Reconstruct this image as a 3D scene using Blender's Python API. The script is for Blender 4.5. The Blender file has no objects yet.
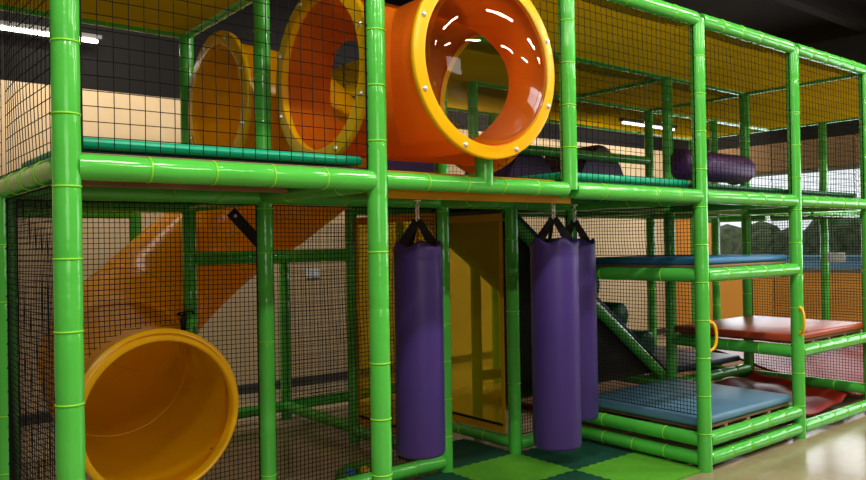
import bpy, bmesh, math, random
from mathutils import Vector, Matrix
random.seed(7)
C = bpy.context.scene.collection
L, D, H2, H3, R = 1.22, 1.05, 1.707, 2.812, 0.044
PI = math.pi
V = Vector

# ------------------------------------------------------------------ materials
def mat(name, col, rough=0.5, spec=0.5, bump=0.0, bscale=8.0, var=0.0, vscale=4.0, coat=0.0, emit=None, est=0.0, metal=0.0, alt=None):
    m = bpy.data.materials.new(name); m.use_nodes = True
    nt = m.node_tree; b = nt.nodes['Principled BSDF']
    b.inputs['Base Color'].default_value = (*col, 1); b.inputs['Roughness'].default_value = rough
    b.inputs['Specular IOR Level'].default_value = spec; b.inputs['Coat Weight'].default_value = coat
    b.inputs['Coat Roughness'].default_value = 0.12; b.inputs['Metallic'].default_value = metal
    if emit: b.inputs['Emission Color'].default_value = (*emit, 1); b.inputs['Emission Strength'].default_value = est
    tc = nt.nodes.new('ShaderNodeTexCoord')
    if var or alt:
        n = nt.nodes.new('ShaderNodeTexNoise'); n.inputs['Scale'].default_value = vscale; n.inputs['Detail'].default_value = 5
        nt.links.new(tc.outputs['Object'], n.inputs['Vector'])
        r = nt.nodes.new('ShaderNodeValToRGB')
        r.color_ramp.elements[0].position = .35; r.color_ramp.elements[1].position = .65
        c2 = alt or tuple(min(1, c*(1+var)) for c in col)
        c1 = col if alt else tuple(c*(1-var) for c in col)
        r.color_ramp.elements[0].color = (*c1, 1); r.color_ramp.elements[1].color = (*c2, 1)
        nt.links.new(n.outputs['Fac'], r.inputs['Fac']); nt.links.new(r.outputs['Color'], b.inputs['Base Color'])
    if bump:
        n = nt.nodes.new('ShaderNodeTexNoise'); n.inputs['Scale'].default_value = bscale; n.inputs['Detail'].default_value = 3
        nt.links.new(tc.outputs['Object'], n.inputs['Vector'])
        bp = nt.nodes.new('ShaderNodeBump'); bp.inputs['Strength'].default_value = bump; bp.inputs['Distance'].default_value = 0.02
        nt.links.new(n.outputs['Fac'], bp.inputs['Height']); nt.links.new(bp.outputs['Normal'], b.inputs['Normal'])
    return m

def mix_clear(name, col, tint, fac, rough=0.3, fresnel=False):
    m = bpy.data.materials.new(name); m.use_nodes = True; nt = m.node_tree; nt.nodes.clear()
    o = nt.nodes.new('ShaderNodeOutputMaterial'); mx = nt.nodes.new('ShaderNodeMixShader')
    t = nt.nodes.new('ShaderNodeBsdfTransparent'); t.inputs['Color'].default_value = (*tint, 1)
    if fresnel:
        g = nt.nodes.new('ShaderNodeBsdfGlossy'); g.inputs['Color'].default_value = (*col, 1); g.inputs['Roughness'].default_value = rough
        f = nt.nodes.new('ShaderNodeLayerWeight'); f.inputs['Blend'].default_value = .5
        p = nt.nodes.new('ShaderNodeMath'); p.operation = 'POWER'; p.inputs[1].default_value = 4
        q = nt.nodes.new('ShaderNodeMath'); q.operation = 'MULTIPLY_ADD'; q.inputs[1].default_value = .5; q.inputs[2].default_value = fac
        nt.links.new(f.outputs['Facing'], p.inputs[0]); nt.links.new(p.outputs[0], q.inputs[0]); nt.links.new(q.outputs[0], mx.inputs[0])
    else:
        g = nt.nodes.new('ShaderNodeBsdfPrincipled'); g.inputs['Base Color'].default_value = (*col, 1); g.inputs['Roughness'].default_value = rough
        mx.inputs[0].default_value = fac
    nt.links.new(t.outputs[0], mx.inputs[1]); nt.links.new(g.outputs[0], mx.inputs[2]); nt.links.new(mx.outputs[0], o.inputs[0])
    return m

def glow(m, col, fac):
    nt = m.node_tree; b = nt.nodes['Principled BSDF']; o = [n for n in nt.nodes if n.type == 'OUTPUT_MATERIAL'][0]
    t = nt.nodes.new('ShaderNodeBsdfTranslucent'); t.inputs['Color'].default_value = (*col, 1)
    mx = nt.nodes.new('ShaderNodeMixShader'); mx.inputs[0].default_value = fac
    nt.links.new(b.outputs[0], mx.inputs[1]); nt.links.new(t.outputs[0], mx.inputs[2]); nt.links.new(mx.outputs[0], o.inputs[0]); return m
M = {}
M['green'] = mat('green_vinyl', (.085, .48, .066), .17, .55, bump=.22, bscale=10, var=.06, vscale=3)
M['tie'] = mat('lime_cable_tie', (.22, .62, .03), .35)
M['net'] = mat('black_netting', (.006, .006, .007), .8, .2)
M['lime'] = mat('lime_foam', (.10, .36, .025), .75, .25, bump=.25, bscale=120, var=.05, vscale=20)
M['darkgreen'] = mat('dark_green_foam', (.008, .075, .045), .75, .25, bump=.25, bscale=120, var=.08, vscale=20)
M['teal'] = mat('teal_vinyl', (.0, .36, .20), .4, .4, bump=.1, bscale=6)
M['pine'] = mat('dark_green_vinyl', (.006, .12, .05), .4, .4, bump=.1, bscale=6)
M['purple'] = mat('purple_vinyl', (.052, .028, .17), .42, .4, bump=.12, bscale=5, var=.06, vscale=3)
M['plum'] = mat('plum_vinyl', (.055, .012, .10), .45, .4, bump=.15, bscale=7)
M['orange'] = mat('orange_plastic', (.78, .235, .014), .28, .4, var=.05, vscale=1.5)
glow(M['orange'], (.9, .38, .07), .5)
M['yellow'] = mat('yellow_plastic', (.80, .44, .004), .27, .35, var=.04, vscale=1.5)
M['slide'] = mat('amber_plastic', (.92, .46, .003), .24, .35, var=.06, vscale=1.5)
glow(M['slide'], (.95, .52, .004), .45)
M['roof'] = mat('yellow_canopy_vinyl', (.62, .38, .002), .8, .0, bump=.1, bscale=3, var=.06, vscale=2)
glow(M['roof'], (.50, .30, .004), .45)
M['panel'] = mix_clear('yellow_clear_vinyl', (.90, .66, .003), (.97, .80, .09), .36, .45)
M['panelrim'] = mat('yellow_panel_hem', (.62, .33, .005), .5)
M['bubble'] = mix_clear('clear_polycarbonate', (1, 1, 1), (.95, .92, .90), .05, .015, fresnel=True)
M['steel'] = mat('zinc_steel', (.85, .85, .83), .38, .5, metal=.75)
M['black'] = mat('black_webbing', (.012, .012, .013), .7, .3, bump=.3, bscale=150)
M['blue'] = mat('blue_vinyl', (.035, .16, .34), .4, .45, bump=.1, bscale=5, var=.06, vscale=3)
M['slate'] = mat('blue_grey_vinyl', (.10, .22, .34), .42, .45, bump=.12, bscale=4, var=.08, vscale=2.5)
M['navy'] = mat('navy_vinyl', (.012, .03, .075), .45, .4, bump=.1, bscale=6)
M['redmat'] = mat('brick_red_vinyl', (.36, .055, .02), .33, .5, bump=.12, bscale=4, var=.1, vscale=3)
M['red'] = mat('red_plastic', (.24, .016, .009), .38, .2, var=.1, vscale=2)
M['ply'] = mat('plywood', (.28, .17, .09), .6, .3, var=.15, vscale=6)
M['darkvinyl'] = mat('dark_vinyl', (.02, .018, .014), .6, .3, bump=.1, bscale=6)  # brown-black vinyl of the ramp side panel
M['board_green'] = mat('green_deck_board', (.03, .20, .05), .5, .3, var=.1, vscale=5)
M['board_yellow'] = glow(mat('yellow_deck_board', (.75, .42, .01), .5, .3, var=.08, vscale=5), (.8, .45, .01), .5)
M['handle'] = mat('yellow_handle_plastic', (.85, .45, .005), .3, .5)
M['paper'] = mat('paper_notice', (.62, .68, .72), .6, .3, var=.05, vscale=30)
M['tube_on'] = mat('lit_fluorescent_tube', (1, 1, 1), .4, emit=(1, .93, .80), est=9)
M['metalwhite'] = mat('white_enamel', (.65, .65, .62), .4, .4)
M['skirt'] = mat('grey_skirting', (.06, .055, .05), .5, .4)
M['ceil'] = mat('black_ceiling', (.016, .014, .013), .8, .2, var=.15, vscale=1)
M['plaster'] = mat('darkened_plaster', (.22, .18, .13), .8, .2, var=.06, vscale=2)  # colour darkened on the out-of-view walls to cut bounced light
M['ochre'] = mat('orange_paint', (.60, .27, .07), .6, .3, var=.06, vscale=2)
M['alu'] = mat('grey_aluminium', (.25, .24, .22), .4, .5)
M['glass'] = mix_clear('window_glass', (1, 1, 1), (.95, .97, .97), .04, .01, fresnel=True)
M['lawn'] = mat('lawn_ground', (.10, .15, .05), .9, .2, var=.3, vscale=3)
M['hedge'] = mat('hedge_leaves', (.03, .055, .02), .9, .2, alt=(.10, .13, .07), vscale=6)
M['palewall'] = mat('pale_blue_render', (.20, .36, .50), .7, .3, var=.1, vscale=2)
for nm, c in (('ballred', (.6, .03, .02)), ('ballblue', (.05, .22, .6)), ('ballwhite', (.75, .75, .75)), ('ballyellow', (.8, .45, .02))):
    M[nm] = mat(nm.replace('ball', '') + '_ball_plastic', c, .3)

def wall_back_mat():
    m = mat('two_tone_wall', (.6, .5, .36), .75, .2); nt = m.node_tree; b = nt.nodes['Principled BSDF']
    g = nt.nodes.new('ShaderNodeNewGeometry'); s = nt.nodes.new('ShaderNodeSeparateXYZ'); nt.links.new(g.outputs['Position'], s.inputs[0])
    n = nt.nodes.new('ShaderNodeTexNoise'); n.inputs['Scale'].default_value = 2.5; n.inputs['Detail'].default_value = 6
    nt.links.new(g.outputs['Position'], n.inputs['Vector'])
    r = nt.nodes.new('ShaderNodeValToRGB'); r.color_ramp.elements[0].color = (.46, .345, .21, 1); r.color_ramp.elements[1].color = (.60, .465, .30, 1)
    nt.links.new(n.outputs['Fac'], r.inputs['Fac'])
    c = nt.nodes.new('ShaderNodeMath'); c.operation = 'GREATER_THAN'; c.inputs[1].default_value = 2.84; nt.links.new(s.outputs['Z'], c.inputs[0])
    mx = nt.nodes.new('ShaderNodeMix'); mx.data_type = 'RGBA'; mx.inputs[7].default_value = (.007, .006, .0055, 1)
    nt.links.new(c.outputs[0], mx.inputs[0]); nt.links.new(r.outputs['Color'], mx.inputs[6]); nt.links.new(mx.outputs[2], b.inputs['Base Color'])
    return m
M['wallback'] = wall_back_mat()

def wall_right_mat():
    m = mat('orange_and_tan_wall', (.6, .27, .07), .6, .3); nt = m.node_tree; b = nt.nodes['Principled BSDF']
    g = nt.nodes.new('ShaderNodeNewGeometry'); s = nt.nodes.new('ShaderNodeSeparateXYZ'); nt.links.new(g.outputs['Position'], s.inputs[0])
    r = nt.nodes.new('ShaderNodeValToRGB'); r.color_ramp.interpolation = 'CONSTANT'
    e = r.color_ramp.elements; e[0].color = (.88, .42, .10, 1); e[1].position = 2.30/5; e[1].color = (.36, .22, .12, 1)
    k = e.new(2.79/5); k.color = (.02, .016, .013, 1)
    d = nt.nodes.new('ShaderNodeMath'); d.operation = 'DIVIDE'; d.inputs[1].default_value = 5; nt.links.new(s.outputs['Z'], d.inputs[0])
    nt.links.new(d.outputs[0], r.inputs['Fac']); nt.links.new(r.outputs['Color'], b.inputs['Base Color'])
    return m
M['wallright'] = wall_right_mat()

def floor_mat_():
    m = mat('polished_concrete', (.4, .35, .26), .22, .5); nt = m.node_tree; b = nt.nodes['Principled BSDF']
    g = nt.nodes.new('ShaderNodeNewGeometry')
    n = nt.nodes.new('ShaderNodeTexNoise'); n.inputs['Scale'].default_value = 2.2; n.inputs['Detail'].default_value = 8; n.inputs['Roughness'].default_value = .65
    nt.links.new(g.outputs['Position'], n.inputs['Vector'])
    r = nt.nodes.new('ShaderNodeValToRGB'); e = r.color_ramp.elements
    e[0].position = .3; e[0].color = (.27, .205, .125, 1); e[1].position = .75; e[1].color = (.42, .34, .22, 1)
    nt.links.new(n.outputs['Fac'], r.inputs['Fac']); nt.links.new(r.outputs['Color'], b.inputs['Base Color'])
    r2 = nt.nodes.new('ShaderNodeMapRange'); r2.inputs[3].default_value = .10; r2.inputs[4].default_value = .3
    nt.links.new(n.outputs['Fac'], r2.inputs[0]); nt.links.new(r2.outputs[0], b.inputs['Roughness'])
    return m
M['floor'] = floor_mat_()

# ------------------------------------------------------------------ mesh builder
class MB:
    def __init__(s): s.v = []; s.f = []; s.mi = []; s.sm = []
    def add(s, vs, fs, mi=0, sm=True):
        o = len(s.v); s.v += [tuple(p) for p in vs]
        for f in fs: s.f.append([i+o for i in f]); s.mi.append(mi); s.sm.append(sm)
    def tube(s, pts, rad, n=12, mi=0, caps=True, closed=False, flat=None):
        pts = [V(p) for p in pts]; k = len(pts); rs = rad if isinstance(rad, (list, tuple)) else [rad]*k
        tang = []
        for i in range(k):
            a = pts[(i-1) % k] if closed or i > 0 else pts[i]; b = pts[(i+1) % k] if closed or i < k-1 else pts[i]
            t = b-a; tang.append(t.normalized() if t.length > 1e-9 else V((0, 0, 1)))
        u = tang[0].orthogonal().normalized() if flat is None else (V(flat)-V(flat).dot(tang[0])*tang[0]).normalized()
        vs = []
        for i in range(k):
            u = (u - u.dot(tang[i])*tang[i]); u = u.normalized() if u.length > 1e-6 else tang[i].orthogonal().normalized()
            w = tang[i].cross(u)
            for j in range(n):
                a = 2*PI*j/n; vs.append(pts[i]+(u*math.cos(a)+w*math.sin(a))*rs[i])
        fs = []
        for i in range(k if closed else k-1):
            i2 = (i+1) % k
            for j in range(n): fs.append([i*n+j, i*n+(j+1) % n, i2*n+(j+1) % n, i2*n+j])
        s.add(vs, fs, mi, n > 4)
        if caps and not closed:
            s.add(vs[:n], [list(range(n))[::-1]], mi, False); s.add(vs[-n:], [list(range(n))], mi, False)
    def ring(s, c, ax, rad, tr, n=32, m=8, mi=0):
        c = V(c); ax = V(ax).normalized(); u = ax.orthogonal().normalized(); w = ax.cross(u)
        s.tube([c+(u*math.cos(2*PI*i/n)+w*math.sin(2*PI*i/n))*rad for i in range(n)], tr, m, mi, closed=True)
    def lathe(s, c, ax, prof, n=40, mi=0, closed=False):       # prof: (axial, radius) pairs
        c = V(c); ax = V(ax).normalized(); u = ax.orthogonal().normalized(); w = ax.cross(u); vs = []; k = len(prof)
        for a, r in prof:
            for j in range(n):
                t = 2*PI*j/n; vs.append(c+ax*a+(u*math.cos(t)+w*math.sin(t))*r)
        fs = []
        for i in range(k if closed else k-1):
            i2 = (i+1) % k
            for j in range(n): fs.append([i*n+j, i*n+(j+1) % n, i2*n+(j+1) % n, i2*n+j])
        s.add(vs, fs, mi, True)
    def box(s, lo, hi, mi=0):
        x0, y0, z0 = lo; x1, y1, z1 = hi
        s.add([(x0, y0, z0), (x1, y0, z0), (x1, y1, z0), (x0, y1, z0), (x0, y0, z1), (x1, y0, z1), (x1, y1, z1), (x0, y1, z1)],
              [[0, 3, 2, 1], [4, 5, 6, 7], [0, 1, 5, 4], [1, 2, 6, 5], [2, 3, 7, 6], [3, 0, 4, 7]], mi, False)
    def ball(s, c, r, mi=0, n=14, sc=(1, 1, 1)):
        c = V(c); vs = [c+V((0, 0, r*sc[2]))]; fs = []
        for i in range(1, n//2):
            p = PI*i/(n//2)
            for j in range(n):
                a = 2*PI*j/n; vs.append(c+V((r*sc[0]*math.sin(p)*math.cos(a), r*sc[1]*math.sin(p)*math.sin(a), r*sc[2]*math.cos(p))))
        vs.append(c-V((0, 0, r*sc[2]))); e = len(vs)-1
        for j in range(n): fs.append([0, 1+j, 1+(j+1) % n])
        for i in range(n//2-2):
            for j in range(n): a = 1+i*n; fs.append([a+j, a+n+j, a+n+(j+1) % n, a+(j+1) % n])
        a = 1+(n//2-2)*n
        for j in range(n): fs.append([e, a+(j+1) % n, a+j])
        s.add(vs, fs, mi, True)
    def build(s, name, mats, parent=None, bevel=0, fix=False):
        me = bpy.data.meshes.new(name); me.from_pydata(s.v, [], s.f); me.validate()
        for m in (mats if isinstance(mats, (list, tuple)) else [mats]): me.materials.append(m)
        if len(me.polygons) == len(s.f):
            me.polygons.foreach_set('material_index', s.mi); me.polygons.foreach_set('use_smooth', s.sm)
        if bevel or fix:
            bm = bmesh.new(); bm.from_mesh(me)
            bmesh.ops.recalc_face_normals(bm, faces=bm.faces)
            if bevel:
                bmesh.ops.bevel(bm, geom=list(bm.edges), offset=bevel, segments=4, affect='EDGES', profile=.5)
                for f in bm.faces: f.smooth = True
            bm.to_mesh(me); bm.free()
            if bevel: me.set_sharp_from_angle(angle=math.radians(50))
        o = bpy.data.objects.new(name, me); C.objects.link(o)
        if parent: o.parent = parent; o.matrix_parent_inverse = Matrix.Translation(-parent.location)
        return o

def tag(o, label, cat, group=None, kind=None):
    o['label'] = label; o['category'] = cat
    if group: o['group'] = group
    if kind: o['kind'] = kind
    return o
def thing(name, loc, label, cat, group=None):
    o = bpy.data.objects.new(name, None); C.objects.link(o); o.location = loc; o.empty_display_size = .1
    return tag(o, label, cat, group)
def struct(o): o['kind'] = 'structure'; return o
def rbox(name, lo, hi, m, bev, parent=None):
    b = MB(); b.box(lo, hi); return b.build(name, m, parent, bevel=bev)

# ------------------------------------------------------------------ room
XE, YW, ZC = 10.0, 4.4, 4.3
b = MB(); b.box((-5, -8, -.1), (XE+.2, YW+.2, 0)); struct(b.build('floor', M['floor']))
b = MB(); b.box((-5, -8, ZC), (XE+.2, YW+.2, ZC+.1))
for y in (-3.2, -.9, 1.4, 3.6): b.box((-5, y, ZC-.22), (XE, y+.14, ZC))
struct(b.build('ceiling', M['ceil']))
b = MB(); b.box((-5, YW, 0), (XE+.2, YW+.2, ZC)); struct(b.build('wall_back', M['wallback']))
b = MB(); b.box((-5.2, -8, 0), (-5, YW+.2, ZC)); struct(b.build('wall_left', M['plaster']))
b = MB(); b.box((-5.2, -8.2, 0), (XE+.2, -8, ZC)); struct(b.build('wall_front', M['plaster']))
WZ0, WZ1 = .97, 2.40
wins = [(1.25, 3.75), (-1.45, 1.05), (-4.15, -1.65)]
b = MB(); b.box((XE, -8, 0), (XE+.2, YW, WZ0)); b.box((XE, -8, WZ1), (XE+.2, YW, ZC))
b.box((XE, 3.75, WZ0), (XE+.2, YW, WZ1)); b.box((XE, 1.05, WZ0), (XE+.2, 1.25, WZ1)); b.box((XE, -1.65, WZ0), (XE+.2, -1.45, WZ1)); b.box((XE, -8, WZ0), (XE+.2, -4.15, WZ1))
struct(b.build('wall_right', M['wallright']))
for i, (y0, y1) in enumerate(wins):
    b = MB(); t = .05
    b.box((XE+.03, y0, WZ0), (XE+.13, y1, WZ0+t)); b.box((XE+.03, y0, WZ1-t), (XE+.13, y1, WZ1))
    b.box((XE+.03, y0, WZ0+t), (XE+.13, y0+t, WZ1-t)); b.box((XE+.03, y1-t, WZ0+t), (XE+.13, y1, WZ1-t))
    w = struct(b.build('window_%d' % (i+1), M['alu']))
    g = MB(); g.add([(XE+.08, y0+t, WZ0+t), (XE+.08, y1-t, WZ0+t), (XE+.08, y1-t, WZ1-t), (XE+.08, y0+t, WZ1-t)], [[0, 1, 2, 3]], 0, False)
    g.build('window_pane', M['glass'], w)
b = MB(); b.box((-5, YW-.02, 0), (XE, YW, .085)); struct(b.build('baseboard_back', M['skirt']))
# outside the windows
b = MB(); b.box((XE+.2, -30, -.2), (45, 40, -.05)); struct(b.build('ground_outside', M['lawn']))
b = MB()
for i in range(46):
    y = -9+i*.62; b.ball((18.5+random.uniform(-.6, .6), y, .7+random.uniform(-.1, .15)), 1.0, 0, 12, (random.uniform(.7, 1), random.uniform(.7, 1.1), random.uniform(1.05, 1.45)))
tag(b.build('hedge', M['hedge']), 'dark green clipped hedge outside beyond the window', 'hedge')
b = MB(); b.box((16.4, -8, -.06), (16.6, 18, 1.02)); b.box((16.36, -8, 1.02), (16.64, 18, 1.07))
tag(b.build('garden_wall', M['palewall']), 'low pale blue wall outside the window before the hedge', 'wall')

# ------------------------------------------------------------------ play frame: padded posts and rails
frame = thing('play_frame', (0, 0, 0), 'bright green foam padded pipe frame of the indoor climbing structure', 'play structure')
def padded(name, a, c, r=R, step=.232, flip=0.0):
    a, c = V(a), V(c); d = c-a; ln = d.length; d.normalize(); k = max(1, round(ln/step)); st = ln/k
    pts, rs = [], []
    ph = random.uniform(.3, .7)
    for i in range(k):
        z0 = i*st
        for t, q in ((.0, .955), (.04, .985), (.2, 1.0), (.5, 1.012), (.8, 1.0), (.96, .985)):
            pts.append(a+d*(z0+t*st)); rs.append(r*q)
    pts.append(c); rs.append(r*.95)
    b = MB(); b.tube(pts, rs, 20)
    for i in range(1, k):
        if random.random() < .86: b.ring(a+d*(i*st), d, r*.965, .0042, 20, 5, 1)
    return b.build(name, [M['green'], M['tie']], frame)
TOP, MID = H3, H2
posts = [(0, 0, 0, TOP), (L, 0, 0, TOP), (2*L, 0, MID, TOP), (3*L, 0, 0, TOP), (4*L, 0, 0, TOP), (5*L, 0, 0, TOP),
         (0, D, 0, MID), (L, D, 0, TOP), (2*L, D, 0, TOP), (3.05, D, 0, MID), (3*L, D, 0, TOP), (4*L, D, 0, TOP), (5*L, D, 0, TOP), (7*L, 1.44, 0, TOP),
         (L, 2*D, 0, TOP), (2*L, 2*D, 0, MID), (3*L, 2*D, 0, TOP), (4*L, 2*D, 0, TOP), (5*L, 2*D, 0, TOP), (6*L, 2*D, 0, TOP),
         (2*L, 3*D, 0, MID), (3*L, 3*D, 0, TOP), (4*L, 3*D, 0, TOP),
         (0, 2*D, 0, TOP), (L, 3*D, 0, MID), (0, 3*D, 0, MID), (6*L, 0, 0, TOP), (7*L, 0, 0, TOP), (7*L, 3*D, 0, TOP)]
for x, y, z0, z1 in posts: padded('post', (x, y, z0), (x, y, z1))
padded('post', (1.835, 0, MID), (1.835, 0, 1.86))           # short stub that carries the bubble tube
def rail(a, c, r=R): padded('rail', a, c, r)
e = .03
for k in range(6): rail((k*L+e, 0, MID+(.004 if k == 1 else 0)), ((k+1)*L-e, 0, MID+(.004 if k == 1 else 0)), .038 if k == 1 else R)
for k in (0, 1, 2, 3, 4, 5, 6): rail((k*L+e, D, MID), ((k+1)*L-e, D, MID))
for k in (0, 2, 3, 4, 5): rail((k*L+e, 2*D, MID), ((k+1)*L-e, 2*D, MID))
for k in (0, 1, 2, 3, 4, 5, 7): rail((k*L, e, MID), (k*L, D-e, MID))
for k in (0, 1, 3, 4, 5, 7): rail((k*L, D+e, MID), (k*L, 2*D-e, MID))
rail((e, 3*D, MID), (L-e, 3*D, MID)); rail((0, 2*D+e, MID), (0, 3*D-e, MID)); rail((6*L+e, 0, MID), (7*L-e, 0, MID)); rail((7*L, 2*D+e, MID), (7*L, 3*D, MID))
# top rails
for k in range(7): rail((k*L+e, 0, TOP), ((k+1)*L-e, 0, TOP))
for k in (2, 3, 4): rail((k*L+e, D, TOP), ((k+1)*L-e, D, TOP))
rail((e, 2*D, TOP), (L-e, 2*D, TOP)); rail((0, e, TOP), (0, D-e, TOP)); rail((0, D, TOP), (0, 2*D-e, TOP))
for k in (1, 5): rail((k*L, e, TOP), (k*L, D-e, TOP))
for k in (1, 4, 5): rail((k*L, D+e, TOP), (k*L, 2*D-e, TOP))
for k in (3, 4, 5, 6): rail((k*L+e, 2*D, TOP), ((k+1)*L-e, 2*D, TOP))
for k in (3, 4, 5, 6): rail((k*L+e, 3*D, TOP), ((k+1)*L-e, 3*D, TOP))
rail((7*L, e, TOP), (7*L, D, TOP)); rail((7*L, D, TOP), (7*L, 2*D, TOP)); rail((7*L, 2*D, TOP), (7*L, 3*D, TOP))
# low and middle rails
rail((3*L+e, 2*D, 2.265), (4*L-e, 2*D, 2.265)); rail((4*L+e, 2*D, 2.265), (5*L-e, 2*D, 2.265))
rail((L+e, D, .075), (2*L-e, D, .075)); rail((3.05+e, D, .075), (3*L-e, D, .075))
rail((3.05, D+e, .085), (3.05, 2*D, .085)); rail((2*L, D+e, .085), (2*L, 2*D-e, .085))
rail((2*L, 2*D+e, .10), (2*L, 3*D-e, .10)); rail((L, 3*D, .10), (2*L-e, 3*D, .10)); rail((2*L+e, 3*D, .10), (3*L-e, 3*D, .10))
rail((L+e, 2*D, 1.37), (2*L-e, 2*D, 1.37)); rail((2*L, 2*D+e, 1.37), (2*L, 3*D-e, 1.37))
rail((0, e, .10), (0, D-e, .10)); rail((0, D+e, .10), (0, 2*D, .10))
for z in (.07, .19):
    rail((3*L+e, 0, z), (4*L-e, 0, z)); rail((3*L, e, z), (3*L, D-e, z))
rail((3*L+e, D, .19), (4*L-e, D, .19)); rail((4*L, e, .19), (4*L, D-e, .19))
rail((3*L+e, 0, 1.215), (4*L-e, 0, 1.215)); rail((3*L, e, 1.215), (3*L, D-e, 1.215)); rail((4*L, e, 1.215), (4*L, D-e, 1.215)); rail((3*L+e, D, 1.215), (4*L-e, D, 1.215))
rail((4*L+e, 0, .62), (5*L-e, 0, .62)); rail((4*L, e, .62), (4*L, D-e, .62)); rail((4*L+e, D, .62), (5*L-e, D, .62)); rail((5*L, e, .62), (5*L, D-e, .62))
rail((4*L+e, 0, .07), (5*L-e, 0, .07)); rail((5*L, e, .19), (5*L, D-e, .19)); rail((5*L, D+e, .19), (5*L, 2*D-e, .19))
rail((4*L+e, D, .25), (5*L-e, D, .25)); rail((4*L+e, 2*D, .25), (5*L-e, 2*D, .25)); rail((4*L, D+e, .25), (4*L, 2*D-e, .25))
rail((3*L+e, 2*D, .33), (4*L-e, 2*D, .33))

# ------------------------------------------------------------------ decks, mats, canopies
GD = 'deck boards under the upper level'
def deck(lo, hi, m, label, under=None):
    t = thing('deck_board', ((lo[0]+hi[0])/2, (lo[1]+hi[1])/2, lo[2]), label, 'deck')
    rbox('board', lo, hi, m, .004, t)
    if under:
        n = 2
        for i in range(n):
            y = lo[1]+(hi[1]-lo[1])*(i+1)/(n+1); b = MB(); b.box((lo[0]+.02, y-.025, lo[2]-.05), (hi[0]-.02, y+.025, lo[2])); b.build('joist', under, t, bevel=.004)
    return t
g = .05
deck((g, g, 1.748), (L-g, D-g, 1.762), M['ply'], 'brown plywood deck underside above the slide exit bay, at left', M['ply'])
deck((g, D+g, 1.748), (L-g, 2*D-g, 1.762), M['board_green'], 'dark green deck board before the round slide entrance', M['board_green'])
td = deck((L+g, g, 1.748), (2*L-g, D-g, 1.762), M['board_yellow'], 'yellow deck board above the leftmost purple punching bag')
rbox('fascia', (L+g, .05, 1.640), (2*L-g+.12, .06, 1.748), M['board_yellow'], .003, td)
deck((2*L+g, g, 1.748), (3*L-g, D-g, 1.762), M['board_green'], 'green deck board above the two overlapping punching bags', M['board_green'])
deck((3*L+g, g, 1.748), (4*L-g, D-g, 1.762), M['board_green'], 'green deck board above the raised blue mattress', M['board_green'])
deck((4*L+g, g, 1.748), (5*L-g, D-g, 1.762), M['board_green'], 'green deck board above the brick red platform, at far right')
deck((2*L+g, D+g, 1.748), (7*L-g, 3*D-g, 1.762), M['board_green'], 'long green rear deck board carrying the purple humps')
def mattress(name, lo, hi, m, label, cat='mat', bev=.02): return tag(rbox(name, lo, hi, m, bev), label, cat)
mattress('crawl_mat', (.05, .05, 1.776), (L-.03, D-.06, 1.815), M['teal'], 'teal green foam mat on the deck at upper left, under the net')
mattress('crawl_mat', (.05, D+.02, 1.766), (L-.06, 2*D-.05, 1.80), M['pine'], 'dark green foam mat before the yellow round slide entrance')
mattress('crawl_mat', (2*L+.05, .05, 1.766), (3*L-.03, D-.06, 1.815), M['teal'], 'teal green foam mat on the upper deck right of the orange tube')
mattress('crawl_mat', (3*L+.05, .05, 1.766), (4*L-.04, D-.06, 1.80), M['pine'], 'dark green foam mat on the upper deck below the purple roller')
mattress('crawl_mat', (4*L+.05, .05, 1.766), (5*L-.04, D-.06, 1.80), M['pine'], 'dark green foam mat on the upper deck at the far right end')
mattress('crawl_mat', (2*L+.05, D+.05, 1.766), (7*L-.06, 3*D-.06, 1.80), M['pine'], 'long dark green foam mat under the row of purple humps')
def canopy(x0, x1, y0, y1, z, label, nx, ny):
    b = MB(); vs, fs = [], []
    for i in range(nx+1):
        for j in range(ny+1):
            x = x0+(x1-x0)*i/nx; y = y0+(y1-y0)*j/ny
            u = (x/L) % 1; v = (y/D) % 1
            vs.append((x, y, z-.03*math.sin(PI*u)*math.sin(PI*v)))
    for i in range(nx):
        for j in range(ny): a = i*(ny+1)+j; fs.append([a, a+ny+1, a+ny+2, a+1])
    b.add(vs, fs); o = b.build('canopy_roof', M['roof'])
    return tag(o, label, 'canopy')
canopy(.02, L-.02, .02, 2*D-.02, TOP-.022, 'yellow vinyl canopy roof over the left bay, above the slide entrance', 12, 24)
canopy(2*L+.02, 7*L-.02, .02, 3*D-.02, TOP-.022, 'large yellow vinyl canopy roof over the right half of the structure', 50, 30)
# low platforms
def platform(lo, hi, m, label):
    t = thing('platform_board', ((lo[0]+hi[0])/2, (lo[1]+hi[1])/2, lo[2]), label, 'platform'); b = MB(); b.box(lo, hi); b.build('board', m, t, bevel=.004)
    for i in (1, 2, 3):
        x = lo[0]+(hi[0]-lo[0])*i/4; b = MB(); b.box((x-.02, lo[1], lo[2]-.03), (x+.02, hi[1], lo[2])); b.build('batten', m, t, bevel=.003)
platform((3*L+.06, .05, .232), (4*L-.05, D-.05, .25), M['ply'], 'thin board on the green rails under the lowest blue mattress')
platform((3*L+.06, .05, 1.257), (4*L-.05, D-.05, 1.275), M['ply'], 'thin board under the raised blue mattress in the right bay')
platform((4*L+.06, .05, .665), (5*L-.05, D-.05, .682), M['ply'], 'thin board carrying the brick red platform mat')
mattress('mattress', (3*L+.03, .035, .252), (4*L-.03, D-.03, .312), M['slate'], 'blue grey vinyl mattress lowest in the right bay, just above the floor', 'mattress', .025)
mattress('mattress', (3*L+.05, .04, 1.276), (4*L-.05, D-.04, 1.322), M['blue'], 'blue vinyl mattress raised at mid height between the two yellow handles', 'mattress', .018)
mattress('mattress', (4*L+.02, D+.05, .31), (5*L-.05, 2*D-.05, .365), M['navy'], 'navy vinyl mattress at the foot of the climbing ramp', 'mattress', .02)
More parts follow.
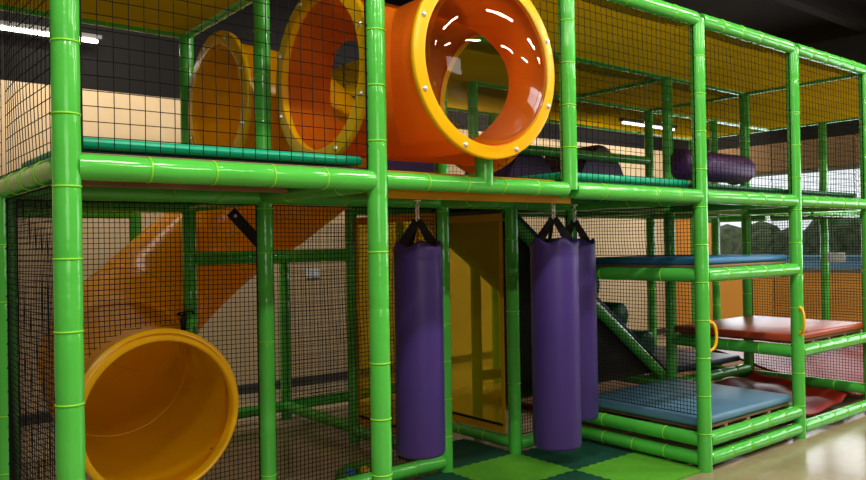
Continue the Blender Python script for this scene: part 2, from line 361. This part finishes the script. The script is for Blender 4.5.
mattress('platform_mat', (4*L-.02, .03, .683), (5*L-.02, D-.03, .738), M['redmat'], 'brick red vinyl platform mat at waist height, at far right', 'mat', .018)

# ------------------------------------------------------------------ floor tiles with interlocking teeth
TX, TY = .61, .525
def tile(ix, iy, m, label):
    x0, y0 = L+ix*TX, iy*TY; n = 16; d = .016; pts = []
    def edge(ax, ay, bx, by, nx, ny, flat):
        for i in range(n):
            s = 0 if flat else (d/2 if i % 2 == 0 else -d/2)
            t = i/n if flat else (i+.0)/n
            pts.append((ax+(bx-ax)*t+nx*s, ay+(by-ay)*t+ny*s))
    fl_b = iy == 0; fl_r = ix == 3
    edge(x0, y0, x0+TX, y0, 0, 1, fl_b); edge(x0+TX, y0, x0+TX, y0+TY, 1, 0, fl_r)
    edge(x0+TX, y0+TY, x0, y0+TY, 0, 1, False); edge(x0, y0+TY, x0, y0, 1, 0, False)
    k = len(pts); b = MB(); vs = [(x, y, .001) for x, y in pts]+[(x, y, .014) for x, y in pts]
    cx, cy = x0+TX/2, y0+TY/2; vs += [(cx, cy, .014), (cx, cy, .001)]
    fs = [[i, (i+1) % k, k+(i+1) % k, k+i] for i in range(k)]+[[k+i, k+(i+1) % k, 2*k] for i in range(k)]+[[(i+1) % k, i, 2*k+1] for i in range(k)]
    b.add(vs, fs, 0, False); tag(b.build('floor_tile', m), label, 'floor tile', 'interlocking foam floor tiles')
tile(3, 0, M['lime'], 'lime green foam floor tile touching the base of the post right of the bags')
tile(2, 1, M['lime'], 'lime green foam floor tile before the narrow yellow walled entrance')
tile(3, 1, M['darkgreen'], 'dark green foam floor tile beside the low double rails, behind the bags')
tile(2, 0, M['darkgreen'], 'dark green foam floor tile nearest the viewer, at the bottom edge')
tile(1, 1, M['darkgreen'], 'dark green foam floor tile below the leftmost punching bag')
tile(2, 2, M['darkgreen'], 'dark green foam floor tile between the two yellow panels')

# ------------------------------------------------------------------ nets
def net(o, u, v, w, h, pitch, r, label, hole=None, step=.12, sag=.006, lace=True, rope=False):
    o, u, v = V(o), V(u).normalized(), V(v).normalized(); nrm = u.cross(v); b = MB()
    if hole: step = min(step, .03)
    def P(a, c):
        k = sag*math.sin(PI*a/w)*math.sin(PI*c/h)
        return o+u*(a+.5*sag*math.sin(c*9+a*3)*math.sin(PI*a/w))+v*(c+.5*sag*math.sin(a*8+c*2)*math.sin(PI*c/h))+nrm*(3*k*math.sin(3*a+2*c))
    def strand(f, ln):
        n = max(2, int(math.ceil(ln/step))); run = []
        for i in range(n+1):
            a, c = f(ln*i/n)
            if hole and ((a-hole[0])**2+(c-hole[1])**2 < hole[2]**2):
                if len(run) > 1: b.tube(run, r, 3, caps=False)
                run = []
            else: run.append(P(a, c))
        if len(run) > 1: b.tube(run, r, 3, caps=False)
    nx, nz = round(w/pitch), round(h/pitch)
    for i in range(nx+1): strand(lambda t, i=i: (w*i/nx, t), h)
    for j in range(nz+1): strand(lambda t, j=j: (t, h*j/nz), w)
    if lace:
        br = max(.0035, r*1.3)
        for run in ([P(0, 0), P(w, 0)], [P(w, 0), P(w, h)], [P(w, h), P(0, h)], [P(0, h), P(0, 0)]):
            n = max(2, int((run[1]-run[0]).length/.10)); b.tube([run[0].lerp(run[1], i/n) for i in range(n+1)], br, 4)
        for (A, B, out) in ((P(0, 0), P(0, h), -u), (P(w, 0), P(w, h), u)):
            n = int(h/.05); pts = []
            for i in range(n+1):
                p = A.lerp(B, i/n); pts += [p, p+out*.035+nrm*(.03 if i % 2 else -.03)]
            b.tube(pts, br*.8, 4)
        if hole and rope:
            b.tube([P(hole[0]+hole[2]*math.cos(2*PI*i/40), hole[1]+hole[2]*math.sin(2*PI*i/40)) for i in range(40)], br, 5, closed=True)
    ob = b.build('safety_net', M['net']); return tag(ob, label, 'net', 'black safety nets')
X, Y, Z = V((1, 0, 0)), V((0, 1, 0)), V((0, 0, 1))
z0u, hu = MID+.05, TOP-MID-.09
g = .048; CP, CR, FP, FR = .052, .0019, .024, .0019
def fnet(k, label, hole=None, x0=None, x1=None, pitch=CP, lace=True):
    a = k*L+g if x0 is None else x0; c = (k+1)*L-g if x1 is None else x1
    net((a, 0, z0u), X, Z, c-a, hu, pitch, CR, label, hole, lace=lace)
fnet(0, 'coarse black net across the upper front of the leftmost bay, before the slide entrance')
fnet(1, 'narrow coarse black net between the bubble window and the short upper post', hole=(-.17, 2.25-z0u, .44), x0=1.93, x1=2*L-g, lace=False)
fnet(2, 'coarse black net on the upper front, first panel right of the bubble window', pitch=.047)
fnet(3, 'coarse black net on the upper front before the purple roller, second right of the bubble', pitch=.047)
fnet(4, 'coarse black net on the upper front, third panel right of the bubble window', pitch=.047)
net((0, D-g, z0u), -Y, Z, D-2*g, hu, CP, CR, 'coarse black net on the upper left end, beside the nearest post', lace=False)
net((0, 2*D-g, z0u), -Y, Z, D-2*g, hu, CP, CR, 'coarse black net on the upper left end, rear panel', lace=False)
net((7*L, D-g, z0u), -Y, Z, D-2*g, hu, .05, CR, 'coarse black net on the far right end of the upper level, before the window')
net((7*L, 2*D-g, z0u), -Y, Z, D-2*g, hu, .05, CR, 'coarse black net on the far right end of the upper level, rear panel')
net((L+g, 2*D, z0u), X, Z, L-2*g, hu, .05, CR, 'coarse black net behind the orange tube on the upper level')
net((2*L+g, 3*D, z0u), X, Z, L-2*g, hu, .05, CR, 'coarse black net at the upper rear behind the first purple hump')
net((3*L+g, 3*D, z0u), X, Z, L-2*g, hu, .05, CR, 'coarse black net at the upper rear behind the middle purple humps')
net((4*L+g, 3*D, z0u), X, Z, L-2*g, hu, .05, CR, 'coarse black net at the upper rear behind the horizontal roller')
lh = MID-.08
SX, SY, SZ = .63, 1.0, .66
net((g, D, .03), X, Z, L-2*g, lh, FP, FR, 'fine black net around the yellow slide exit', hole=(SX-g, SZ-.03, .40))
net((L+g, D, .10), X, Z, L-2*g, lh-.07, FP, FR, 'fine black net behind the leftmost purple punching bag')
net((0, D-g, .03), -Y, Z, D-2*g, lh, FP, FR, 'fine black net on the lower left end beside the nearest post')
net((0, 2*D-g, .14), -Y, Z, D-2*g, lh-.11, FP, FR, 'fine black net on the lower left end, rear panel behind the slide exit')
net((3*L, D-g, .34), -Y, Z, D-2*g, .84, FP, FR, 'fine black net on the left side of the lowest blue mattress')
net((3*L, D-g, 1.34), -Y, Z, D-2*g, .31, FP, FR, 'fine black net strip on the left side of the raised blue mattress')
net((3.05+g, D, .13), X, Z, 3*L-3.05-2*g, 1.5, FP, FR, 'narrow fine black net behind the two overlapping punching bags')
net((5*L, D-g, .10), -Y, Z, D-2*g, 1.55, FP, FR, 'fine black net on the far side of the brick red platform')
net((2*L+g, 3*D, .15), X, Z, L-2*g, 1.48, FP*1.1, FR, 'fine black net at the rear seen through the yellow panel')
net((7*L, 2*D-g, .08), -Y, Z, 2*D-2*g, 1.58, .03, FR, 'fine black net on the far right end of the lower level, before the window')

# ------------------------------------------------------------------ orange tube junction with bubble window
t = thing('crawl_tube', (1.76, .5, 1.82), 'orange plastic crawl tube junction with yellow flanges and a clear bubble window', 'play tube')
XA, XB, TYC, TZC, TR = 1.25, 2.30, .50, 2.255, .385
BX, BY = 1.765, -.115
def cyl_tmp(p0, p1, r):
    b = MB(); b.tube([p0, p1], r, 72); o = b.build('tmp', M['orange'], fix=True)
    bm = bmesh.new(); bm.from_mesh(o.data); bmesh.ops.remove_doubles(bm, verts=bm.verts, dist=1e-5); bmesh.ops.recalc_face_normals(bm, faces=bm.faces); bm.to_mesh(o.data); bm.free()
    return o
o1 = cyl_tmp((XA, TYC, TZC), (XB, TYC, TZC), TR); o2 = cyl_tmp((BX, TYC, TZC), (BX, BY, TZC), TR-.002)
i1 = cyl_tmp((XA-.1, TYC, TZC), (XB+.1, TYC, TZC), TR-.012); i2 = cyl_tmp((BX, TYC, TZC), (BX, BY-.1, TZC), TR-.0145)
b = MB(); b.box((1.53, .70, 2.10), (1.95, 1.0, 2.53)); w1 = b.build('tmp', M['orange'], bevel=.07)
for k, (ob, op) in enumerate(((o2, 'UNION'), (i1, 'DIFFERENCE'), (i2, 'DIFFERENCE'), (w1, 'DIFFERENCE'))):
    md = o1.modifiers.new('b%d' % k, 'BOOLEAN'); md.object = ob; md.operation = op; md.solver = 'EXACT'
bpy.context.view_layer.update()
dg = bpy.context.evaluated_depsgraph_get()
me = bpy.data.meshes.new_from_object(o1.evaluated_get(dg)); me.name = 'tube_shell'
for p in me.polygons: p.use_smooth = True
me.set_sharp_from_angle(angle=math.radians(35))
for o in (o1, o2, i1, i2, w1): bpy.data.objects.remove(o)
sh = bpy.data.objects.new('tube_shell', me); C.objects.link(sh); sh.parent = t; sh.matrix_parent_inverse = Matrix.Translation(-t.location)
def flange(c, ax, ri, ro, th, nb, parent, name='flange', m=None):
    b = MB(); rr = .008
    b.lathe(c, ax, [(-th/2, ri), (-th/2, ro-rr), (-th/2+rr*.3, ro-rr*.3), (-th/2+rr, ro), (th/2-rr, ro), (th/2-rr*.3, ro-rr*.3), (th/2, ro-rr), (th/2, ri)], 72, closed=True)
    f = b.build(name, m or M['yellow'], parent, fix=True); f.data.set_sharp_from_angle(angle=math.radians(50))
    ax = V(ax).normalized(); u = ax.orthogonal().normalized(); w = ax.cross(u)
    for i in range(nb):
        a = 2*PI*(i+.5)/nb; p = V(c)+(u*math.cos(a)+w*math.sin(a))*((ri+ro)/2+.006)
        q = MB(); q.lathe(p+ax*(th/2), ax, [(-.002, .013), (.002, .013), (.004, .009), (.008, .009), (.011, .006), (.011, .0001)], 12); q.build('bolt', M['steel'], f)
    return f
flange((XA, TYC, TZC), (-1, 0, 0), TR-.025, .43, .035, 8, t)
flange((XB, TYC, TZC), (1, 0, 0), TR-.025, .43, .035, 8, t)
flange((BX, BY, TZC), (0, -1, 0), TR-.008, .437, .03, 8, t)
b = MB(); pr = []
for i in range(15):
    a = PI/2*i/14; pr.append((.16*math.cos(a)+.0, (TR-.018)*math.sin(a)+.0005))
b.lathe((BX, BY, TZC), (0, -1, 0), pr, 64); b.build('bubble_window', M['bubble'], t)
# bolts inside the tube shell
for (dx, ang) in ((.16, 200), (.16, 235), (.16, 270), (.16, 170), (.16, 300)):
    a = math.radians(ang); n = V((0, math.cos(a), math.sin(a)))*(-1)
    q = MB(); q.lathe(V((XA+dx, TYC, TZC))-n*(TR-.013), n, [(0, .012), (.006, .012), (.009, .007), (.009, .0001)], 12); q.build('bolt', M['steel'], t)

# ------------------------------------------------------------------ yellow tube slide
t = thing('tube_slide', (SX, 1.5, 0), 'amber yellow spiral tube slide from round upper entrance to open floor exit', 'slide')
ctl = [(1.20, 1.58, 2.265), (1.66, 1.60, 2.22), (2.02, 1.86, 2.06), (2.05, 2.42, 1.83), (1.62, 2.72, 1.46), (1.08, 2.55, 1.05), (.74, 2.10, .84), (.64, 1.5, .72), (SX, SY, SZ)]
def catmull(p, n):
    p = [V(q) for q in p]; p = [2*p[0]-p[1]]+p+[2*p[-1]-p[-2]]; out = []
    for i in range(1, len(p)-2):
        for k in range(n):
            s = k/n; a, b_, c, d = p[i-1:i+3]
            out.append(.5*((2*b_)+(-a+c)*s+(2*a-5*b_+4*c-d)*s*s+(-a+3*b_-3*c+d)*s**3))
    out.append(p[-2]); return out
path = catmull(ctl, 14); path[-1] = V((SX, SY, SZ))
SR = .378
rs = [SR]*len(path)
b = MB(); b.tube(path, rs, 56, caps=False, flat=(0, 0, 1)); so = b.build('slide_tube', M['slide'], t)
for i in (14, 36, 56, 74, 92):
    tn = (path[i+1]-path[i-1]).normalized(); b = MB(); b.ring(path[i], tn, SR, .0035, 56, 8); b.build('seam', M['yellow'], t)
flange(ctl[0], (-1, 0, 0), SR-.03, .425, .035, 8, t, 'entrance_flange', M['yellow'])
b = MB(); vs = []; nn_ = 72
for (rr, dx, dz, dy) in ((SR+.001, 0, 0, .10), (SR+.010, 0, 0, .03), (SR+.020, 0, 0, -.012), (SR+.018, 0, 0, -.024), (SR-.012, .010, -.022, -.026), (SR-.022, .010, -.022, -.014), (SR-.018, .006, -.012, .03)):
    for k in range(nn_):
        a = 2*PI*k/nn_; vs.append((SX+dx+rr*math.cos(a), SY+dy, SZ+dz+rr*math.sin(a)))
b.add(vs, [[i*nn_+k, i*nn_+(k+1) % nn_, (i+1)*nn_+(k+1) % nn_, (i+1)*nn_+k] for i in range(6) for k in range(nn_)])
b.build('exit_lip', M['yellow'], t)
for a in (20, 75, 130, 200, 320):
    r_ = math.radians(a); n = V((math.cos(r_), 0, math.sin(r_)))
    q = MB(); q.lathe(V((SX-.002, SY+.06, SZ+.006))+n*(SR-.004), -n, [(0, .008), (.004, .008), (.006, .004), (.006, .0001)], 10); q.build('bolt', M['ply'], t)
b = MB(); p0, p1 = V((1.46, 2.0, 1.67)), V((1.70, 2.0, 1.42)); dd = (p1-p0).normalized(); nn = V((dd.z, 0, -dd.x))*.036
b.add([p0+nn, p0-nn, p1-nn, p1+nn]+[q+V((0, .012, 0)) for q in (p0+nn, p0-nn, p1-nn, p1+nn)], [[0, 1, 2, 3], [7, 6, 5, 4], [0, 4, 5, 1], [1, 5, 6, 2], [2, 6, 7, 3], [3, 7, 4, 0]], 0, False)
b.lathe(p0+dd*.04+V((0, -.001, 0)), (0, -1, 0), [(0, .012), (.006, .010), (.006, .0001)], 12, 1)
o = b.build('bracket', [M['black'], M['steel']], t); o['label'] = 'black flat steel bracket bolted to the slide'

# ------------------------------------------------------------------ yellow translucent wall panels
def panel(x, y0, y1, z0, z1, label):
    t = thing('wall_panel', (x, (y0+y1)/2, z0), label, 'panel')
    b = MB(); b.add([(x, y0+.03, z0+.05), (x, y1-.03, z0+.05), (x, y1-.03, z1-.05), (x, y0+.03, z1-.05)], [[0, 1, 2, 3]], 0, False); b.build('sheet', M['panel'], t)
    b = MB(); b.box((x-.004, y0, z0), (x+.004, y1, z0+.05)); b.box((x-.004, y0, z1-.05), (x+.004, y1, z1)); b.box((x-.004, y0, z0+.05), (x+.004, y0+.03, z1-.05)); b.box((x-.004, y1-.03, z0+.05), (x+.004, y1, z1-.05)); b.build('hem', M['panelrim'], t)
    b = MB(); b.box((x-.007, y0+.02, z0+.05), (x+.007, y1-.02, z0+.065)); b.build('strap', M['black'], t)
    for i in range(6):
        y = y0+.05+(y1-y0-.1)*i/5
        for z in (z0+.025, z1-.025):
            b = MB(); b.ring((x+.005, y, z), (1, 0, 0), .009, .003, 12, 5); b.build('grommet', M['steel'], t)
panel(3.01, D+.05, 2*D-.04, .14, 1.64, 'see-through yellow vinyl wall panel right of the narrow entrance')
panel(2*L, D+.05, 2*D-.05, .14, 1.64, 'see-through yellow vinyl wall panel left of the entrance, behind the leftmost bag')

# ------------------------------------------------------------------ punching bags
def bag(x, y, zt, zb, r, rot, label):
    t = thing('punching_bag', (x, y, zb), label, 'punching bag', 'purple hanging punching bags')
    b = MB(); n = 48; prof = [(0, .0005), (.0, r*.86), (.006, r*.95), (.022, r), (zt-zb-.10, r), (zt-zb-.085, r*.985), (zt-zb-.07, r*1.0)]
    b.lathe((x, y, zb), Z, prof, n)
    vs = []; rows = ((zt-.07, 1.0, 0), (zt-.035, 1.0, .3), (zt-.008, 1.0, 1), (zt+.004, .95, 1.2), (zt-.006, .78, 1.2), (zt-.03, .4, .6), (zt-.035, .001, 0))
    for (z, q, wv) in rows:
        for j in range(n):
            a = 2*PI*j/n; k = wv*(.035*math.sin(7*a+rot*3)+.025*math.sin(11*a+1)); vs.append((x+r*q*(1+k)*math.cos(a), y+r*q*(1+k)*math.sin(a), z+wv*.012*math.sin(5*a+rot)))
    fs = [[i*n+j, i*n+(j+1) % n, (i+1)*n+(j+1) % n, (i+1)*n+j] for i in range(len(rows)-1) for j in range(n)]
    b.add(vs, fs); b.build('bag_body', M['purple'], t, fix=True)
    hk = V((x, y, zt+.130))
    for s in range(3):
        a = rot+(0, PI, PI*.62)[s]; d = V((math.cos(a), math.sin(a), 0)); w = V((-math.sin(a), math.cos(a), 0))*.03
        p = [V((x, y, zt-.05))+d*r*.62, V((x, y, zt+.01))+d*r*.58, hk+d*.016-V((0, 0, .02)), hk+d*.006]
        c = MB(); vs = []; e_ = V((-d.y, d.x, 0))
        for i, q in enumerate(p):
            run = (p[min(i+1, 3)]-p[max(i-1, 0)]).normalized(); ww = run.cross(e_).normalized()*(.027 if i < 2 else .019); th = e_*.002
            vs += [q-ww-th, q+ww-th, q+ww+th, q-ww+th]
        fs = []
        for i in range(3):
            for k in range(4): fs.append([i*4+k, i*4+(k+1) % 4, i*4+4+(k+1) % 4, i*4+4+k])
        c.add(vs, fs, 0, False); c.build('strap', M['black'], t, fix=True)
    c = MB(); z = hk.z
    for i in range(4):
        zz = z+.008+i*.021; ax = X if i % 2 else Y; sd = Y if i % 2 else X
        c.tube([V((x, y, zz))+sd*(.010*math.cos(2*PI*j/12))+Z*(.0155*math.sin(2*PI*j/12)) for j in range(12)], .0042, 6, closed=True)
    c.tube([(x, y, z+.085), (x, y, MID-.03)], .006, 8); c.lathe((x, y, MID-.035), Z, [(-.004, .0001), (-.004, .022), (.004, .022), (.004, .0001)], 16)
    c.build('chain', M['steel'], t)
bag(1.88, .58, 1.438, .315, .130, -.55, 'purple punching bag hanging alone beside the second front post, leftmost of three')
bag(2.645, .30, 1.445, .275, .136, -.9, 'purple punching bag hanging in front, overlapping another bag behind it')
bag(3.15, .58, 1.440, .315, .130, -.4, 'purple punching bag half hidden behind another, rightmost of three')

# ------------------------------------------------------------------ climbing ramp
t = thing('climbing_ramp', (4.0, 1.55, .3), 'black climbing ramp with dark green foot pods and green padded edge', 'ramp')
xa, za, xb, zb_ = 3.10, 1.66, 4.90, .33; y0, y1 = 1.16, 2.02
dr = V((xb-xa, 0, zb_-za)).normalized(); nr = V((-dr.z, 0, dr.x))
def rp(x, y, h): s = (x-xa)/(xb-xa); return V((x, y, za+(zb_-za)*s))+nr*h
b = MB(); vs = [rp(x, y, h) for x in (xa, xb) for y in (y0, y1) for h in (.02, .065)]
b.add(vs, [[0, 1, 3, 2], [4, 6, 7, 5], [0, 4, 5, 1], [2, 3, 7, 6], [1, 5, 7, 3], [0, 2, 6, 4]], 0, False); b.build('ramp_board', M['navy'], t, bevel=.008)
for y in (y0-.01, y1): 
    c = MB(); c.tube([rp(xa+(xb-xa)*i/20, y, -.025) for i in range(21)], R, 16); c.build('edge_pad', M['green'], t)
c = MB(); c.add([(xa, y0+.05, za-.02), (xb-.05, y0+.05, zb_), (xa, y0+.05, zb_)], [[0, 1, 2]], 0, False); c.build('side_panel', M['darkvinyl'], t)
for x in (3.62, 3.98, 4.33, 4.68):
    c = MB(); p = rp(x, y0+.02, .115); c.lathe(p, Y, [(0, .0005), (0, .085), (.012, .1), (.50, .1), (.512, .085), (.512, .0005)], 28)
    q0 = rp(x-.085, y0+.03, .06); q1 = rp(x+.085, y0+.03, .06); h = nr*.07; w_ = Y*.49
    c.add([q0, q1, q1+h, q0+h, q0+w_, q1+w_, q1+h+w_, q0+h+w_], [[0, 1, 2, 3], [7, 6, 5, 4], [0, 4, 5, 1], [1, 5, 6, 2], [2, 6, 7, 3], [3, 7, 4, 0]], 0, False)
    c.build('foot_pod', M['pine'], t)

# ------------------------------------------------------------------ handles
def handle(x, y, d, zc, label):
    b = MB(); d = V(d).normalized(); c = V((x, y, zc)); pts = []
    for i in range(17):
        a = -PI/2+PI*i/16; pts.append(c+d*(R-.005+.058*max(0, math.cos(a))**.6)+Z*(.088*math.sin(a)))
    b.tube(pts, .0095, 10)
    for s in (-1, 1): b.ball(c+d*(R)+Z*(.09*s), .015, 0, 10, (1, 1, 1.3))
    tag(b.build('grab_handle', M['handle']), label, 'handle', 'yellow grab handles on the posts')
handle(3*L, 0, (1, -.45, 0), .835, 'yellow plastic grab handle on the post beside the lowest blue mattress, left one')
handle(4*L, 0, (-.75, -1, 0), .845, 'yellow plastic grab handle on the post before the red platform, right one')

# ------------------------------------------------------------------ padded humps and roller on the upper level
def hump(x, r, label):
    b = MB(); ys = (2.24, 2.28, 2.84, 2.88); vs = []; n = 24
    for k, y in enumerate(ys):
        q = .93 if k in (0, 3) else 1
        for i in range(n+1):
            a = PI*i/n; vs.append((x+r*q*math.cos(a), y, 1.803+(r*1.45)*q*math.sin(a)))
    fs = [[k*(n+1)+i, k*(n+1)+i+1, (k+1)*(n+1)+i+1, (k+1)*(n+1)+i] for k in range(3) for i in range(n)]
    b.add(vs, fs); b.add(vs[:n+1], [list(range(n+1))], 0, False); b.add(vs[-n-1:], [list(range(n+1))[::-1]], 0, False)
    b.add([vs[0], vs[n], vs[-1], vs[-n-1]], [[0, 1, 2, 3]], 0, False)
    tag(b.build('padded_hump', M['plum'], fix=True), label, 'play hump', 'purple padded humps on the rear deck')
hump(3.12, .34, 'purple padded hump below the orange tube, leftmost of three')
hump(4.50, .36, 'purple padded hump just behind the right edge of the bubble window')
hump(5.53, .42, 'purple padded hump between the short upper post and the roller, rightmost of three')
t = thing('padded_roller', (5.4, .95, 1.95), 'dark purple padded roller lying level between two upper posts', 'roller')
b = MB(); b.lathe((4.86, .95, 2.06), X, [(0, .0005), (0, .09), (.02, .115), (.04, .122), (1.0, .122), (1.025, .115), (1.04, .09), (1.04, .0005)], 40); b.build('roller_body', M['plum'], t, fix=True)
for x in (4.94, 5.80):
    b = MB(); b.ring((x, .985, 2.06), X, .128, .008, 32, 6); b.build('strap', M['black'], t)

# ------------------------------------------------------------------ red wave slide and floor mat
def wave_slide(x0, x1, ya, yb, za, zb, label):
    t = thing('wave_slide', ((x0+x1)/2, ya, 0), label, 'slide', 'glossy red wave slides')
    b = MB(); vs, fs = [], []; n, m = 36, 60
    for i in range(n+1):
        q = i/n; x = x0+(x1-x0)*q
        lip = .06*max(0, abs(2*q-1)-.82)/.18
        for j in range(m+1):
            s = j/m; y = ya+(yb-ya)*s
            vs.append((x, y, za+(zb-za)*s**1.15+lip+.012*math.sin(s*PI*4)+.016*math.sin(3*PI*q+2*s)))
    for i in range(n):
        for j in range(m): a = i*(m+1)+j; fs.append([a, a+m+1, a+m+2, a+1])
    b.add(vs, fs); o = b.build('slide_bed', M['red'], t); sd = o.modifiers.new('s', 'SOLIDIFY'); sd.thickness = .018
    for x in (x0+.2, x1-.2):
        b = MB(); y = ya+(yb-ya)*.8; b.tube([(x, y, 0), (x, y, za+(zb-za)*.75)], .025, 12); b.build('slide_foot', M['red'], t)
wave_slide(4.96, 6.03, .16, .98, .08, .20, 'short glossy red wave slide on the floor directly under the brick red platform')
wave_slide(6.18, 8.45, .20, 2.0, .07, .40, 'wide glossy red wave slide at the far right, beyond the red platform')
mattress('landing_mat', (4.15, D+.12, 0.002), (6.0, 2.6, .05), M['red'], 'glossy red landing mat on the floor behind the lowest blue mattress', 'mat', .015)

# ------------------------------------------------------------------ ball pool at floor level
PX, PY = 1.99, 1.27
t = thing('ball_pool', (PX, PY, 0), 'small round green ball pool rim on the floor behind the net', 'ball pool')
b = MB(); b.ring((PX, PY, .035), Z, .165, .03, 40, 12); b.build('rim', M['lime'], t)
b = MB(); b.lathe((PX, PY, .004), Z, [(0, .0005), (0, .165), (.01, .165)], 40); b.build('base', M['lime'], t)
bc = [('ballwhite', 'white', PX-.06, PY-.10), ('ballblue', 'blue', PX-.11, PY+.02), ('ballred', 'red', PX+.03, PY-.11), ('ballyellow', 'yellow', PX-.02, PY-.01), ('ballblue', 'blue', PX+.08, PY-.02)]
for k, (mn, cn, x, y) in enumerate(bc):
    b = MB(); b.ball((x, y, .014+.037), .037, 0, 16)
    where = ['nearest the front rim', 'at the left rim', 'at the right front', 'in the middle', 'behind the red one'][k]
    tag(b.build('pit_ball', M[mn]), '%s plastic ball in the small green ball pool, %s' % (cn, where), 'ball', 'balls in the small green pool')

# ------------------------------------------------------------------ notices, lamps
b = MB(); b.box((3.35, YW-.012, 1.11), (3.52, YW-.002, 1.20)); tag(b.build('wall_notice', M['paper'], bevel=.003), 'small pale blue rectangular notice on the tan rear wall', 'notice')
b = MB(); b.box((7*L-.012-R, 1.19, 1.16), (7*L-.004-R, 1.40, 1.27)); tag(b.build('net_notice', M['paper'], bevel=.002), 'small white rectangular notice on the net near the right window', 'notice')
def fixture(p0, p1, label, dn=.017):
    p0, p1 = V(p0), V(p1); c = (p0+p1)/2; t = thing('ceiling_light', c, label, 'light'); d = (p1-p0).normalized()
    b = MB(); b.tube([p0, p1], dn, 12); b.build('lamp_tube', M['tube_on'], t)
    b = MB(); s = d.cross(Z).normalized()*.03
    vs = [p+q for p in (p0-d*.03, p1+d*.03) for q in (s+Z*(dn+.004), -s+Z*(dn+.004), -s+Z*(dn+.035), s+Z*(dn+.035))]
    b.add(vs, [[0, 1, 2, 3], [7, 6, 5, 4], [0, 4, 5, 1], [1, 5, 6, 2], [2, 6, 7, 3], [3, 7, 4, 0]], 0, False); b.build('housing', M['skirt'], t)
    return t
t = fixture((.0, 4.2, 3.215), (1.26, 4.2, 3.215), 'lit white fluorescent tube on the dark upper wall, at upper left')
for x in (.3, 1.1):
    b = MB(); b.tube([(x, 4.2, 3.28), (x, 4.2, ZC)], .006, 6); b.build('suspension', M['skirt'], t)
t = fixture((6.07, 2.40, 2.70), (7.0, 2.40, 2.70), 'lit fluorescent tube under the yellow canopy, seen through the right nets', .010)

b = MB(); pts = [V((1.165, 2.045, 1.03)), V((1.15, 2.035, .99)), V((1.145, 2.03, .93)), V((1.15, 2.03, .87))]
b.tube(pts, [.012, .02, .016, .008], 10); b.ring((1.17, 2.05, 1.03), (0, .3, 1), .05, .006, 20, 6)
tag(b.build('hanging_strap', M['black']), 'short black strap tied to the green post above the slide exit', 'strap')
# ------------------------------------------------------------------ lights
def area(loc, rot, sx, sy, pw, col=(1, .93, .82)):
    d = bpy.data.lights.new('hall_or_fill_lamp', 'AREA'); d.shape = 'RECTANGLE'; d.size = sx; d.size_y = sy; d.energy = pw; d.color = col
    o = bpy.data.objects.new('hall_or_fill_lamp', d); C.objects.link(o); o.location = loc; o.rotation_euler = rot; return o
for (x, y) in ((-2.2, -1.6), (.6, -1.7), (3.2, -1.6), (6.0, -1.7), (8.4, -1.6), (-1.0, -4.2), (2.2, -4.3), (5.2, -4.2), (8.0, -4.2)):
    area((x, y, 3.95), (math.radians(18), 0, 0), 1.25, .10, 62)
for x in (-1.5, 1.2, 3.8, 6.4, 8.8): area((x, 3.3, 3.5), (math.radians(38), 0, 0), 1.25, .10, 30)
for y in (-2.8, -.2, 2.5): area((XE-.15, y, 1.7), (0, math.radians(90), 0), 1.4, 2.4, 45, (.9, .96, 1))  # added area lights just inside the windows, standing in for daylight

w = bpy.data.worlds.new('World'); bpy.context.scene.world = w; w.use_nodes = True
bg = w.node_tree.nodes['Background']; bg.inputs[0].default_value = (.92, .96, 1, 1); bg.inputs[1].default_value = 1.1

area((-1.2, -7.2, 2.3), (math.radians(86), 0, math.radians(-25)), 3.5, 2.0, 75, (1, .94, .84))  # added soft fill behind the camera, no such fixture in the hall
# ------------------------------------------------------------------ camera
cd = bpy.data.cameras.new('camera'); cam = bpy.data.objects.new('camera', cd); C.objects.link(cam)
r = V((.77880745, -.62704357, -.01659247)); u = V((.00875618, -.01558177, .99984026)); f = V((.62720195, .77882833, .00664469))
mw = Matrix((( r.x, u.x, -f.x, -.63942953), (r.y, u.y, -f.y, -2.67966968), (r.z, u.z, -f.z, 1.43134567), (0, 0, 0, 1)))
cam.matrix_world = mw
cd.sensor_fit = 'HORIZONTAL'; cd.sensor_width = 36; cd.lens = 768.5167*36/866; cd.clip_start = .05; cd.clip_end = 200
S = bpy.context.scene; S.camera = cam
S.view_settings.view_transform = 'Standard'; S.view_settings.look = 'None'; S.view_settings.exposure = 0.05; S.view_settings.gamma = 0.92
S.cycles.use_denoising = True; S.cycles.max_bounces = 8; S.cycles.transparent_max_bounces = 24; S.cycles.sample_clamp_indirect = 4
